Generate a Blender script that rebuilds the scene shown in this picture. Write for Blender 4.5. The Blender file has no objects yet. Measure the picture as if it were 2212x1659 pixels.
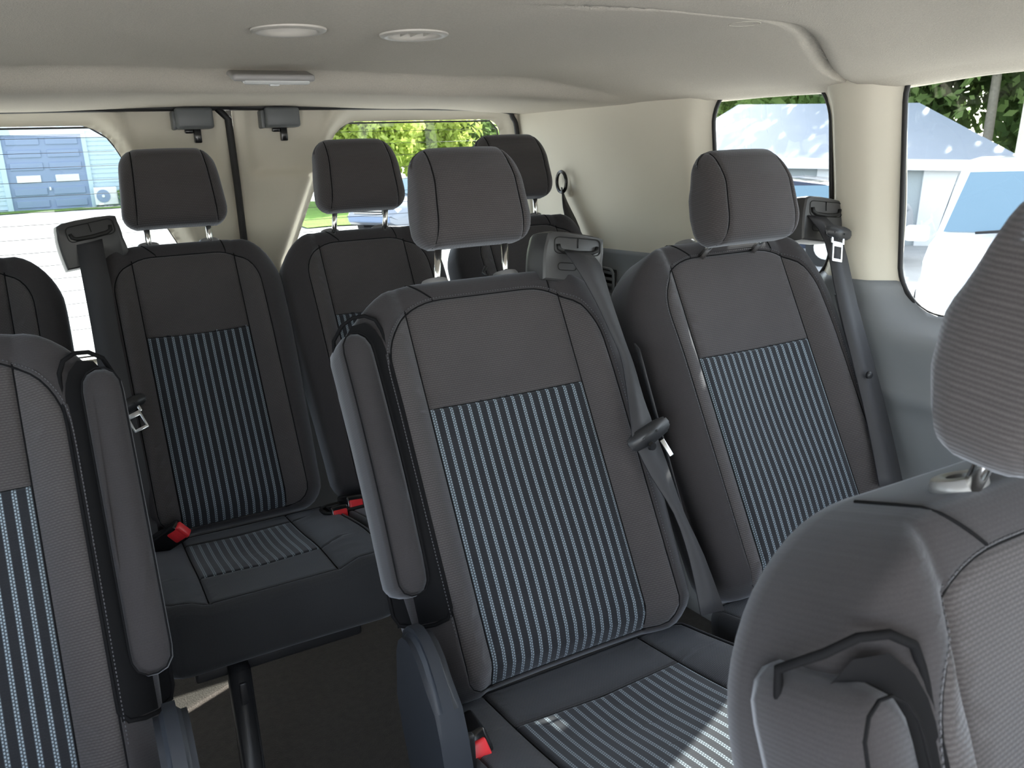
import bpy, bmesh, math, random
import numpy as np
from mathutils import Vector, Matrix
random.seed(7); np.random.seed(7)
sc = bpy.context.scene
COL = sc.collection

# ------------------------------------------------------------------ camera
cam_d = bpy.data.cameras.new('camera'); cam = bpy.data.objects.new('camera', cam_d); COL.objects.link(cam)
yaw, pitch, roll = math.radians(28.02), math.radians(15.92), math.radians(-2.12)
cy, sy, cp, sp = math.cos(yaw), math.sin(yaw), math.cos(pitch), math.sin(pitch)
F = Vector((sy*cp, cy*cp, -sp)); R0 = Vector((cy, -sy, 0)); U0 = R0.cross(F)
cr, sr = math.cos(roll), math.sin(roll)
Rv = cr*R0 + sr*U0; Uv = -sr*R0 + cr*U0
cam.matrix_world = Matrix(((Rv.x, Uv.x, -F.x, -.427), (Rv.y, Uv.y, -F.y, 0), (Rv.z, Uv.z, -F.z, 1.25), (0, 0, 0, 1)))
cam_d.sensor_width = 36; cam_d.lens = 28.56; cam_d.clip_start = .02; cam_d.clip_end = 300
cam_d.dof.use_dof = True; cam_d.dof.focus_distance = 1.5; cam_d.dof.aperture_fstop = 16
sc.camera = cam
# ------------------------------------------------------------------ world, sun, exposure
w = bpy.data.worlds.new('world'); sc.world = w; w.use_nodes = True
nt = w.node_tree; bg = nt.nodes['Background']
sky = nt.nodes.new('ShaderNodeTexSky'); sky.sky_type = 'NISHITA'; sky.sun_disc = False
sky.sun_elevation = math.radians(35); sky.sun_rotation = math.radians(65); sky.dust_density = 1.5; sky.ozone_density = 1.0
hs = nt.nodes.new('ShaderNodeHueSaturation'); hs.inputs['Saturation'].default_value = .42
nt.links.new(sky.outputs[0], hs.inputs['Color']); nt.links.new(hs.outputs[0], bg.inputs[0]); bg.inputs[1].default_value = 0.30
sun_d = bpy.data.lights.new('sun', 'SUN'); sun_d.energy = 5.5; sun_d.angle = math.radians(.6); sun_d.color = (1, .95, .86)
sun = bpy.data.objects.new('sun', sun_d); COL.objects.link(sun)
sdir = Vector((.904*math.cos(math.radians(35)), .428*math.cos(math.radians(35)), math.sin(math.radians(35))))
sun.rotation_euler = (-sdir).to_track_quat('-Z', 'Y').to_euler()
sc.view_settings.view_transform = 'Standard'; sc.view_settings.look = 'None'
sc.view_settings.gamma = 1; sc.view_settings.use_curve_mapping = False
sc.view_settings.exposure = 3.05
try:
    sc.cycles.max_bounces = 10; sc.cycles.diffuse_bounces = 6; sc.cycles.transparent_max_bounces = 24
    sc.cycles.sample_clamp_indirect = 6; sc.cycles.use_denoising = True
except Exception: pass

# ------------------------------------------------------------------ materials
def mat(name, col, rough=.6, metal=0, spec=.5, noise=None, bump=None, sheen=0, trans=0, coat=0):
    m = bpy.data.materials.new(name); m.use_nodes = True; n = m.node_tree.nodes; l = m.node_tree.links
    b = n['Principled BSDF']; b.inputs['Base Color'].default_value = (*col, 1); b.inputs['Roughness'].default_value = rough
    b.inputs['Metallic'].default_value = metal; b.inputs['Specular IOR Level'].default_value = spec
    if sheen: b.inputs['Sheen Weight'].default_value = sheen; b.inputs['Sheen Roughness'].default_value = .5
    if coat: b.inputs['Coat Weight'].default_value = coat
    tc = n.new('ShaderNodeTexCoord')
    if noise:   # (scale, amount)
        t = n.new('ShaderNodeTexNoise'); t.inputs['Scale'].default_value = noise[0]; t.inputs['Detail'].default_value = 4
        l.new(tc.outputs['Object'], t.inputs['Vector'])
        mx = n.new('ShaderNodeMix'); mx.data_type = 'RGBA'; a = noise[1]
        mx.inputs[6].default_value = (*[c*(1-a) for c in col], 1); mx.inputs[7].default_value = (*[min(1, c*(1+a)) for c in col], 1)
        l.new(t.outputs['Fac'], mx.inputs[0]); l.new(mx.outputs[2], b.inputs['Base Color'])
    if bump:    # (scale, strength, distance)
        t = n.new('ShaderNodeTexNoise'); t.inputs['Scale'].default_value = bump[0]; t.inputs['Detail'].default_value = 3
        l.new(tc.outputs['Object'], t.inputs['Vector'])
        bp = n.new('ShaderNodeBump'); bp.inputs['Strength'].default_value = bump[1]; bp.inputs['Distance'].default_value = bump[2]
        l.new(t.outputs['Fac'], bp.inputs['Height']); l.new(bp.outputs[0], b.inputs['Normal'])
    return m

def mth(n, l, op, a, b=None, c=None):
    x = n.new('ShaderNodeMath'); x.operation = op
    for i, v in enumerate((a, b, c)):
        if v is None: continue
        if isinstance(v, (int, float)): x.inputs[i].default_value = v
        else: l.new(v, x.inputs[i])
    return x.outputs[0]

def fabric(name, col, kind, vaxis='Z', pitch=.00165):
    """woven cloth: fine horizontal ribs broken into picks; kind 'knit' | 'smooth' | 'stripe'"""
    m = bpy.data.materials.new(name); m.use_nodes = True; n = m.node_tree.nodes; l = m.node_tree.links
    b = n['Principled BSDF']; b.inputs['Roughness'].default_value = .92; b.inputs['Specular IOR Level'].default_value = .18
    b.inputs['Sheen Weight'].default_value = .35; b.inputs['Sheen Roughness'].default_value = .45
    b.inputs['Sheen Tint'].default_value = (.75, .8, .9, 1)
    tc = n.new('ShaderNodeTexCoord'); s = n.new('ShaderNodeSeparateXYZ'); l.new(tc.outputs['Object'], s.inputs[0])
    X = s.outputs['X']; V = s.outputs[vaxis]
    row = mth(n, l, 'DIVIDE', V, pitch*2)
    rib = mth(n, l, 'PINGPONG', row, .5)                     # 0..0.5 across one rib
    rid = mth(n, l, 'FLOOR', row)
    off = mth(n, l, 'MULTIPLY', mth(n, l, 'MODULO', rid, 2.0), .5)
    pk = mth(n, l, 'PINGPONG', mth(n, l, 'ADD', mth(n, l, 'DIVIDE', X, pitch*3), off), .5)
    h = mth(n, l, 'ADD', mth(n, l, 'MULTIPLY', rib, 1.4), mth(n, l, 'MULTIPLY', pk, .5))
    nz = n.new('ShaderNodeTexNoise'); nz.inputs['Scale'].default_value = 9; nz.inputs['Detail'].default_value = 3
    l.new(tc.outputs['Object'], nz.inputs['Vector'])
    nf = n.new('ShaderNodeTexNoise'); nf.inputs['Scale'].default_value = 900; nf.inputs['Detail'].default_value = 1
    l.new(tc.outputs['Object'], nf.inputs['Vector'])
    amt = {'knit': .75, 'smooth': .12, 'stripe': .14}[kind]
    k = mth(n, l, 'ADD', 1-amt*.42, mth(n, l, 'MULTIPLY', h, amt))
    k = mth(n, l, 'MULTIPLY', k, mth(n, l, 'ADD', .86, mth(n, l, 'MULTIPLY', nz.outputs['Fac'], .28)))
    k = mth(n, l, 'MULTIPLY', k, mth(n, l, 'ADD', .8, mth(n, l, 'MULTIPLY', nf.outputs['Fac'], .4)))
    sc_ = n.new('ShaderNodeVectorMath'); sc_.operation = 'SCALE'; sc_.inputs[0].default_value = col; l.new(k, sc_.inputs['Scale'])
    out = sc_.outputs[0]; hb = h
    if kind == 'stripe':
        P = .0155
        u = mth(n, l, 'DIVIDE', mth(n, l, 'ADD', X, P*.5*0), P)
        fu = mth(n, l, 'SUBTRACT', mth(n, l, 'FRACT', u), .5)    # -.5...5, stripe centred at 0
        au = mth(n, l, 'ABSOLUTE', fu)
        # two dot columns at |fu|=.085
        dx = mth(n, l, 'DIVIDE', mth(n, l, 'SUBTRACT', au, .095), .060)
        vv = mth(n, l, 'ADD', mth(n, l, 'DIVIDE', V, .0040), mth(n, l, 'MULTIPLY', mth(n, l, 'GREATER_THAN', fu, 0.0), .5))
        dy = mth(n, l, 'DIVIDE', mth(n, l, 'SUBTRACT', mth(n, l, 'FRACT', vv), .5), .34)
        d2 = mth(n, l, 'ADD', mth(n, l, 'MULTIPLY', dx, dx), mth(n, l, 'MULTIPLY', dy, dy))
        dot = mth(n, l, 'SMOOTH_MAX', mth(n, l, 'SUBTRACT', 1.35, d2), 0.0, .2)
        dot = mth(n, l, 'MINIMUM', dot, 1.0)
        band = mth(n, l, 'MULTIPLY', mth(n, l, 'LESS_THAN', au, .19), .16)
        fac = mth(n, l, 'MINIMUM', mth(n, l, 'ADD', dot, band), 1.0)
        mx = n.new('ShaderNodeMix'); mx.data_type = 'RGBA'; l.new(fac, mx.inputs[0]); l.new(out, mx.inputs[6])
        mx.inputs[7].default_value = (.29, .355, .41, 1); out = mx.outputs[2]
    l.new(out, b.inputs['Base Color'])
    bp = n.new('ShaderNodeBump'); bp.inputs['Strength'].default_value = .55 if kind == 'knit' else .2; bp.inputs['Distance'].default_value = .0006
    l.new(hb, bp.inputs['Height']); l.new(bp.outputs[0], b.inputs['Normal'])
    return m

CH = (.040, .040, .045)
M = dict(
    knit=fabric('charcoal_knit', (.058, .053, .054), 'knit'), smooth=fabric('charcoal_cloth', (.037, .034, .036), 'smooth'),
    stripe=fabric('striped_cloth', (.020, .021, .025), 'stripe'), knitY=fabric('charcoal_knit_cushion', (.040, .041, .046), 'knit', 'Y'),
    stripeY=fabric('striped_cloth_cushion', (.022, .023, .027), 'stripe', 'Y'),
    smoothY=fabric('charcoal_cloth_cushion', (.032, .033, .036), 'smooth', 'Y'),
    seam=mat('seam_thread', (.008, .008, .009), .9, spec=.1),
    stitch=mat('stitch_thread', (.10, .10, .11), .8, spec=.2),
    plastic=mat('black_plastic', (.022, .023, .026), .42, bump=(700, .25, .0003)),
    gloss=mat('glossy_black_plastic', (.012, .012, .013), .18),
    housing=mat('dark_grey_housing', (.05, .05, .052), .38, bump=(900, .35, .0003)),
    liner=mat('recess_liner', (.007, .007, .008), .8, spec=.1),
    slot=mat('slot_black', (.006, .006, .006), .6),
    cover=mat('blue_black_plastic', (.018, .022, .03), .5, bump=(800, .3, .0003)),
    chrome=mat('chrome', (.80, .79, .76), .16, 1), steel=mat('steel', (.75, .76, .78), .28, 1),
    red=mat('red_release', (.75, .035, .045), .35), collar=mat('grey_collar', (.17, .17, .175), .32, spec=.6),
    belt=mat('belt_webbing', (.036, .036, .04), .6, spec=.35),
    beige=mat('beige_trim', (.67, .63, .53), .55, spec=.3, noise=(3, .03), bump=(900, .12, .0003)),
    head=mat('headliner', (.61, .565, .49), .95, spec=.1, noise=(380, .16), bump=(520, .8, .0011)),
    grey=mat('grey_lower_trim', (.215, .225, .24), .5, spec=.35, bump=(800, .2, .0003)),
    lamph=mat('lamp_housing_grey', (.34, .33, .32), .4),
    groove_shade=mat('groove_shade_strip', (.20, .165, .14), .9, spec=.1),
    vent=mat('vent_plastic', (.52, .49, .44), .45), lampg=mat('lamp_lens', (.62, .63, .62), .12),
    carpet=mat('floor_carpet', (.050, .044, .038), .95, noise=(60, .3), bump=(260, .8, .003)),
    rubber=mat('weatherstrip_rubber', (.012, .012, .013), .55), latch=mat('latch_grey', (.12, .13, .135), .4),
    line=mat('defroster_wire', (.02, .02, .03), .5), paint=mat('van_paint', (.05, .07, .10), .3),
    gravel=mat('gravel', (.46, .45, .43), .95, noise=(3, .15), bump=(12, .5, .02)),
    grass=mat('grass', (.20, .36, .06), .9, noise=(2, .35), bump=(30, .8, .05)),
    siding=mat('blue_grey_siding', (.50, .62, .69), .6), gdoor=mat('garage_door_blue', (.24, .31, .45), .55),
    white=mat('white_paint', (.8, .8, .8), .4), roofm=mat('light_metal_roof', (.25, .285, .345), .5, noise=(4, .06)),
    shedw=mat('shed_grey_wall', (.42, .46, .47), .7), wood=mat('pole_wood', (.48, .45, .38), .9, noise=(8, .2)),
    carw=mat('white_car_paint', (.85, .86, .88), .25, coat=.5), card=mat('dark_car_paint', (.03, .04, .07), .25, coat=.5),
    carb=mat('silver_car_paint', (.35, .38, .44), .3, coat=.5),
    tyre=mat('tyre', (.02, .02, .02), .8), bark=mat('bark', (.30, .26, .21), .95, noise=(14, .3)),
    stone=mat('pale_stone', (.5, .49, .47), .9, noise=(9, .2)),
)
def glass(name, tint, gl=.06):
    m = bpy.data.materials.new(name); m.use_nodes = True; n = m.node_tree.nodes; l = m.node_tree.links
    n.remove(n['Principled BSDF']); t = n.new('ShaderNodeBsdfTransparent'); t.inputs[0].default_value = (*tint, 1)
    g = n.new('ShaderNodeBsdfGlossy'); g.inputs['Roughness'].default_value = .02
    mx = n.new('ShaderNodeMixShader'); mx.inputs[0].default_value = gl
    l.new(t.outputs[0], mx.inputs[1]); l.new(g.outputs[0], mx.inputs[2]); l.new(mx.outputs[0], n['Material Output'].inputs[0])
    return m
M['rglass'] = glass('rear_window_glass', (.27, .29, .29)); M['sglass'] = glass('side_window_glass', (.31, .33, .33))
M['cglass'] = mat('car_window_glass', (.16, .26, .33), .06, spec=.8)
M['wglass'] = mat('painted_glare_pane', (.75, .78, .8), .08)  # pale base colour stands in for bright sky in the garage panes
def leafmat(name, c1, c2):
    m = bpy.data.materials.new(name); m.use_nodes = True; n = m.node_tree.nodes; l = m.node_tree.links
    n.remove(n['Principled BSDF']); g = n.new('ShaderNodeObjectInfo')
    tc = n.new('ShaderNodeTexCoord'); nz = n.new('ShaderNodeTexNoise'); nz.inputs['Scale'].default_value = 1.3; l.new(tc.outputs['Object'], nz.inputs[0])
    mx = n.new('ShaderNodeMix'); mx.data_type = 'RGBA'; l.new(nz.outputs['Fac'], mx.inputs[0]); mx.inputs[6].default_value = (*c1, 1); mx.inputs[7].default_value = (*c2, 1)
    d = n.new('ShaderNodeBsdfDiffuse'); t = n.new('ShaderNodeBsdfTranslucent'); ms = n.new('ShaderNodeMixShader'); ms.inputs[0].default_value = .5
    for s_ in (d, t): l.new(mx.outputs[2], s_.inputs[0])
    l.new(d.outputs[0], ms.inputs[1]); l.new(t.outputs[0], ms.inputs[2]); l.new(ms.outputs[0], n['Material Output'].inputs[0])
    return m
M['leafy'] = leafmat('leaves_yellow_green', (.45, .54, .13), (.66, .70, .24)); M['leafg'] = leafmat('leaves_green', (.17, .29, .09), (.36, .46, .17))
M['leafd'] = leafmat('leaves_dark_green', (.06, .12, .04), (.20, .29, .09))

# ------------------------------------------------------------------ helpers
def link(name, bm, m, parent=None, smooth=True, kind=None):
    me = bpy.data.meshes.new(name)
    bmesh.ops.recalc_face_normals(bm, faces=bm.faces)
    bm.to_mesh(me); bm.free()
    return linkme(name, me, m, parent, smooth, kind)
def linkme(name, me, m, parent=None, smooth=True, kind=None):
    if not me.materials: me.materials.append(M[m] if isinstance(m, str) else m)
    if smooth:
        me.shade_smooth()
        if isinstance(m, str) and m in ('gloss', 'housing', 'cover', 'latch', 'collar', 'red', 'steel', 'white', 'vent', 'lampg', 'grey', 'siding', 'carw', 'card', 'carb'):
            me.set_sharp_from_angle(angle=math.radians(38))
    o = bpy.data.objects.new(name, me); COL.objects.link(o)
    if parent: o.parent = parent
    if kind: o['kind'] = kind
    return o
def thing(name, label, cat, loc=(0, 0, 0), rotz=0, group=None):
    o = bpy.data.objects.new(name, None); COL.objects.link(o); o.empty_display_size = .1
    o.location = loc; o.rotation_euler = (0, 0, rotz); tag(o, label, cat, group); return o
def tag(o, label, cat, group=None):
    o['label'] = label; o['category'] = cat
    if group: o['group'] = group
    return o
def box(bm, c, s, rot=None, bev=0, seg=2):
    r = bmesh.ops.create_cube(bm, size=1); vs = r['verts']
    bmesh.ops.scale(bm, vec=s, verts=vs)
    if bev:
        es = list({e for v in vs for e in v.link_edges})
        rr = bmesh.ops.bevel(bm, geom=es, offset=bev, segments=seg, affect='EDGES', profile=.5)
        vs = list({v for f in rr['faces'] for v in f.verts} | {v for v in vs if v.is_valid})
    if rot is not None: bmesh.ops.rotate(bm, cent=(0, 0, 0), matrix=rot, verts=vs)
    bmesh.ops.translate(bm, vec=c, verts=vs); return vs
def BM(): return bmesh.new()
def RX(a): return Matrix.Rotation(a, 3, 'X')
def RY(a): return Matrix.Rotation(a, 3, 'Y')
def RZ(a): return Matrix.Rotation(a, 3, 'Z')
def tube(bm, pts, r, n=8, closed=False, cap=True):
    pts = [Vector(p) for p in pts]; rings = []; N = len(pts); up = None
    for i, p in enumerate(pts):
        a = pts[(i-1) % N] if (closed or i > 0) else p; b = pts[(i+1) % N] if (closed or i < N-1) else p
        t = (b-a).normalized()
        if up is None:
            up = Vector((0, 0, 1)) if abs(t.z) < .9 else Vector((1, 0, 0))
        x = (up - t*up.dot(t)).normalized(); y = t.cross(x); up = x
        rr = r[i] if isinstance(r, (list, tuple)) else r
        rings.append([bm.verts.new(p + (x*math.cos(k*2*math.pi/n) + y*math.sin(k*2*math.pi/n))*rr) for k in range(n)])
    for i in range(N if closed else N-1):
        A, B = rings[i], rings[(i+1) % N]
        for k in range(n): bm.faces.new((A[k], A[(k+1) % n], B[(k+1) % n], B[k]))
    if cap and not closed: bm.faces.new(rings[0][::-1]); bm.faces.new(rings[-1])
def ribbon(bm, A, B, th=.0014, nrm=None):
    """strap between two edge polylines, given thickness"""
    A = [Vector(a) for a in A]; B = [Vector(b) for b in B]; N = len(A); rows = []
    for i in range(N):
        t = (A[min(i+1, N-1)] - A[max(i-1, 0)]); w_ = B[i]-A[i]; nn = t.cross(w_)
        nn = nn.normalized() if nn.length > 1e-9 else Vector((0, -1, 0))
        rows.append([bm.verts.new(q) for q in (A[i]+nn*th, B[i]+nn*th, B[i]-nn*th, A[i]-nn*th)])
    for i in range(N-1):
        for k in range(4): bm.faces.new((rows[i][k], rows[i][(k+1) % 4], rows[i+1][(k+1) % 4], rows[i+1][k]))
    bm.faces.new(rows[0]); bm.faces.new(rows[-1][::-1])
def subd(P, k=3):
    out = []
    n = len(P)
    for i in range(n-1):
        p0, p1, p2, p3 = [Vector(P[min(max(j, 0), n-1)]) for j in (i-1, i, i+1, i+2)]
        for s in range(k):
            t = s/k; out.append(.5*((2*p1)+(-p0+p2)*t+(2*p0-5*p1+4*p2-p3)*t*t+(-p0+3*p1-3*p2+p3)*t**3))
    out.append(Vector(P[-1])); return out
def prism(bm, poly, ax, lo, hi):
    """extrude 2D polygon along axis ax ('X','Y','Z')"""
    def mk(p, t): return {'X': (t, p[0], p[1]), 'Y': (p[0], t, p[1]), 'Z': (p[0], p[1], t)}[ax]
    a = [bm.verts.new(mk(p, lo)) for p in poly]; b = [bm.verts.new(mk(p, hi)) for p in poly]; n = len(poly)
    bm.faces.new(a[::-1]); bm.faces.new(b)
    for i in range(n): bm.faces.new((a[i], a[(i+1) % n], b[(i+1) % n], b[i]))
def rrect(w, h, r, seg=6, cx=0, cz=0, rb=None):
    """rounded rectangle, half width w, from z=cz..cz+h; radius top r, bottom rb; counter-clockwise points"""
    rb = r if rb is None else rb; P = []
    for (sx, z0, rr, a0) in ((1, cz+rb, rb, -90), (1, cz+h-r, r, 0), (-1, cz+h-r, r, 90), (-1, cz+rb, rb, 180)):
        for k in range(seg+1):
            a = math.radians(a0+90*k/seg); P.append((cx+sx*(w-rr)+rr*math.cos(a), z0+rr*math.sin(a)))
    return P
def resample(P, n):
    P = [Vector((p[0], p[1])) for p in P]; L = [0]
    for i in range(len(P)): L.append(L[-1]+(P[(i+1) % len(P)]-P[i]).length)
    out = []; j = 0
    for k in range(n):
        s = L[-1]*k/n
        while L[j+1] < s: j += 1
        t = (s-L[j])/max(1e-9, L[j+1]-L[j]); out.append(P[j].lerp(P[(j+1) % len(P)], t))
    return out
def sst(a, b, x):
    t = min(1, max(0, (x-a)/(b-a))); return t*t*(3-2*t)

def upholster(outer, seam, H, T, Rr, vlines, hlines, height, classify, place, n=None, seam_g=1., toproll=None, tfun=None):
    """Upholstered pad. outer/seam: matching 2-D outlines (lists). Panels are cut at x=vlines and v=hlines.
    height(x,v,t): extra height of the face; T: thickness; classify(x,v,t)->panel name; place(x,v,h)->3D. returns dict of bmeshes"""
    bm = bmesh.new(); tl = bm.verts.layers.float.new('t'); N = len(outer)
    zc = lambda v: min(max(v, H*.35), H*.65)
    ts = [0, .04, .1, .18, .28, .4, .54, .68, .82, .91, .955, 1.0, 1.045, 1.09]
    rings = []
    def inner(p, s):
        c = Vector((0, zc(p.y))); return p.lerp(c, s)
    for t in ts:
        r = []
        for i in range(N):
            o, s_ = outer[i], seam[i]
            p = o.lerp(s_, t) if t <= 1 else inner(s_, (t-1)*.35)
            v = bm.verts.new((p.x, p.y, 0)); v[tl] = t; r.append(v)
        rings.append(r)
    for s in (.12, .25, .4, .56, .74, .9):
        r = []
        for i in range(N):
            p = inner(seam[i], s); v = bm.verts.new((p.x, p.y, 0)); v[tl] = 2; r.append(v)
        rings.append(r)
    for a, b in zip(rings[:-1], rings[1:]):
        for i in range(N):
            q = (a[i], a[(i+1) % N], b[(i+1) % N], b[i])
            try: bm.faces.new(q)
            except ValueError: pass
    try: bm.faces.new(rings[-1])
    except ValueError: pass
    bmesh.ops.triangulate(bm, faces=[f for f in bm.faces if len(f.verts) > 4])
    gw = .006
    for x in vlines:
        for d in (-gw, -gw/2, 0, gw/2, gw):
            bmesh.ops.bisect_plane(bm, geom=bm.verts[:]+bm.edges[:]+bm.faces[:], plane_co=(x+d, 0, 0), plane_no=(1, 0, 0), dist=1e-5)
    for z in hlines:
        for d in (-gw, -gw/2, 0, gw/2, gw):
            bmesh.ops.bisect_plane(bm, geom=bm.verts[:]+bm.edges[:]+bm.faces[:], plane_co=(0, z+d, 0), plane_no=(0, 1, 0), dist=1e-5)
    k = 1
    zz = np.arange(.03, H, .03)
    for z in zz: bmesh.ops.bisect_plane(bm, geom=bm.verts[:]+bm.edges[:]+bm.faces[:], plane_co=(0, z, 0), plane_no=(0, 1, 0), dist=1e-5)
    def hgt(x, v, t):
        h = 0
        if t < 1: h -= Rr*(1-math.sqrt(max(0, 1-(1-t)**2)))*(1-(.5*sst(*toproll, v) if toproll else 0))
        h += height(x, v, t)
        g = seam_g*math.exp(-((t-1)/.04)**2)
        if t >= .9 or not seam_g:
            for lx in vlines: g = max(g, math.exp(-((x-lx)/.0030)**2))
            for lz in hlines:
                if abs(x) < max([abs(q) for q in vlines]+[0])+.002: g = max(g, .8*math.exp(-((v-lz)/.0026)**2))
        return h-.0045*g
    groups = {}
    bm.faces.ensure_lookup_table()
    for f in bm.faces:
        c = f.calc_center_median(); t = sum(v[tl] for v in f.verts)/len(f.verts)
        groups.setdefault(classify(c.x, c.y, t) if t > 1 else 'cover', []).append([(v.index, v) for v in f.verts])
    out = {}
    bm.verts.index_update()
    rim = None
    for g, fs in groups.items():
        nb = bmesh.new(); vm = {}
        for f in fs:
            vs = []
            for _, v in f:
                if v.index not in vm: vm[v.index] = nb.verts.new(place(v.co.x, v.co.y, hgt(v.co.x, v.co.y, v[tl])))
                vs.append(vm[v.index])
            try: nb.faces.new(vs)
            except ValueError: pass
        if g == 'cover':
            rim = [(vm[v.index], v.co.copy()) for v in bm.verts if v[tl] < 1e-6 and v.index in vm]
            # wall and back from the rim
            rim.sort(key=lambda q: math.atan2(q[1].y-H*.5, q[1].x))
            prev = [q[0] for q in rim]; cen = Vector((0, H*.5, 0)); Rb = min(Rr, T*.4)
            steps = [(0, -(T-Rb)*.5), (0, -(T-Rb))] + [(Rb*(1-math.cos(a)), -(T-Rb)-Rb*math.sin(a)) for a in (.5, 1.0, math.pi/2)] + [(.12, -T-.004), (None, -T-.006)]
            for ins, dz in steps:
                cur = []
                for v0, co in rim:
                    if ins is None: cur = None; break
                    d = Vector((co.x, co.y, 0))-Vector((0, zc(co.y), 0)); L_ = d.length
                    q = co - d*(min(ins, L_*.8)/max(L_, 1e-6))
                    base = hgt(co.x, co.y, 0); Rr2 = Rr*(1-(.5*sst(*toproll, co.y) if toproll else 0))
                    tf = tfun(co.y) if tfun else 1
                    cur.append(nb.verts.new(place(q.x, q.y, min(base, -Rr2) + tf*dz*(T-.5*Rr2+.01)/T + Rr2*.5)))
                if cur is None:
                    try: nb.faces.new(prev)
                    except ValueError: pass
                    break
                m_ = len(prev)
                for i in range(m_):
                    try: nb.faces.new((prev[i], prev[(i+1) % m_], cur[(i+1) % m_], cur[i]))
                    except ValueError: pass
                prev = cur
        out[g] = nb
    bm.free()
    return out, hgt

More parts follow.
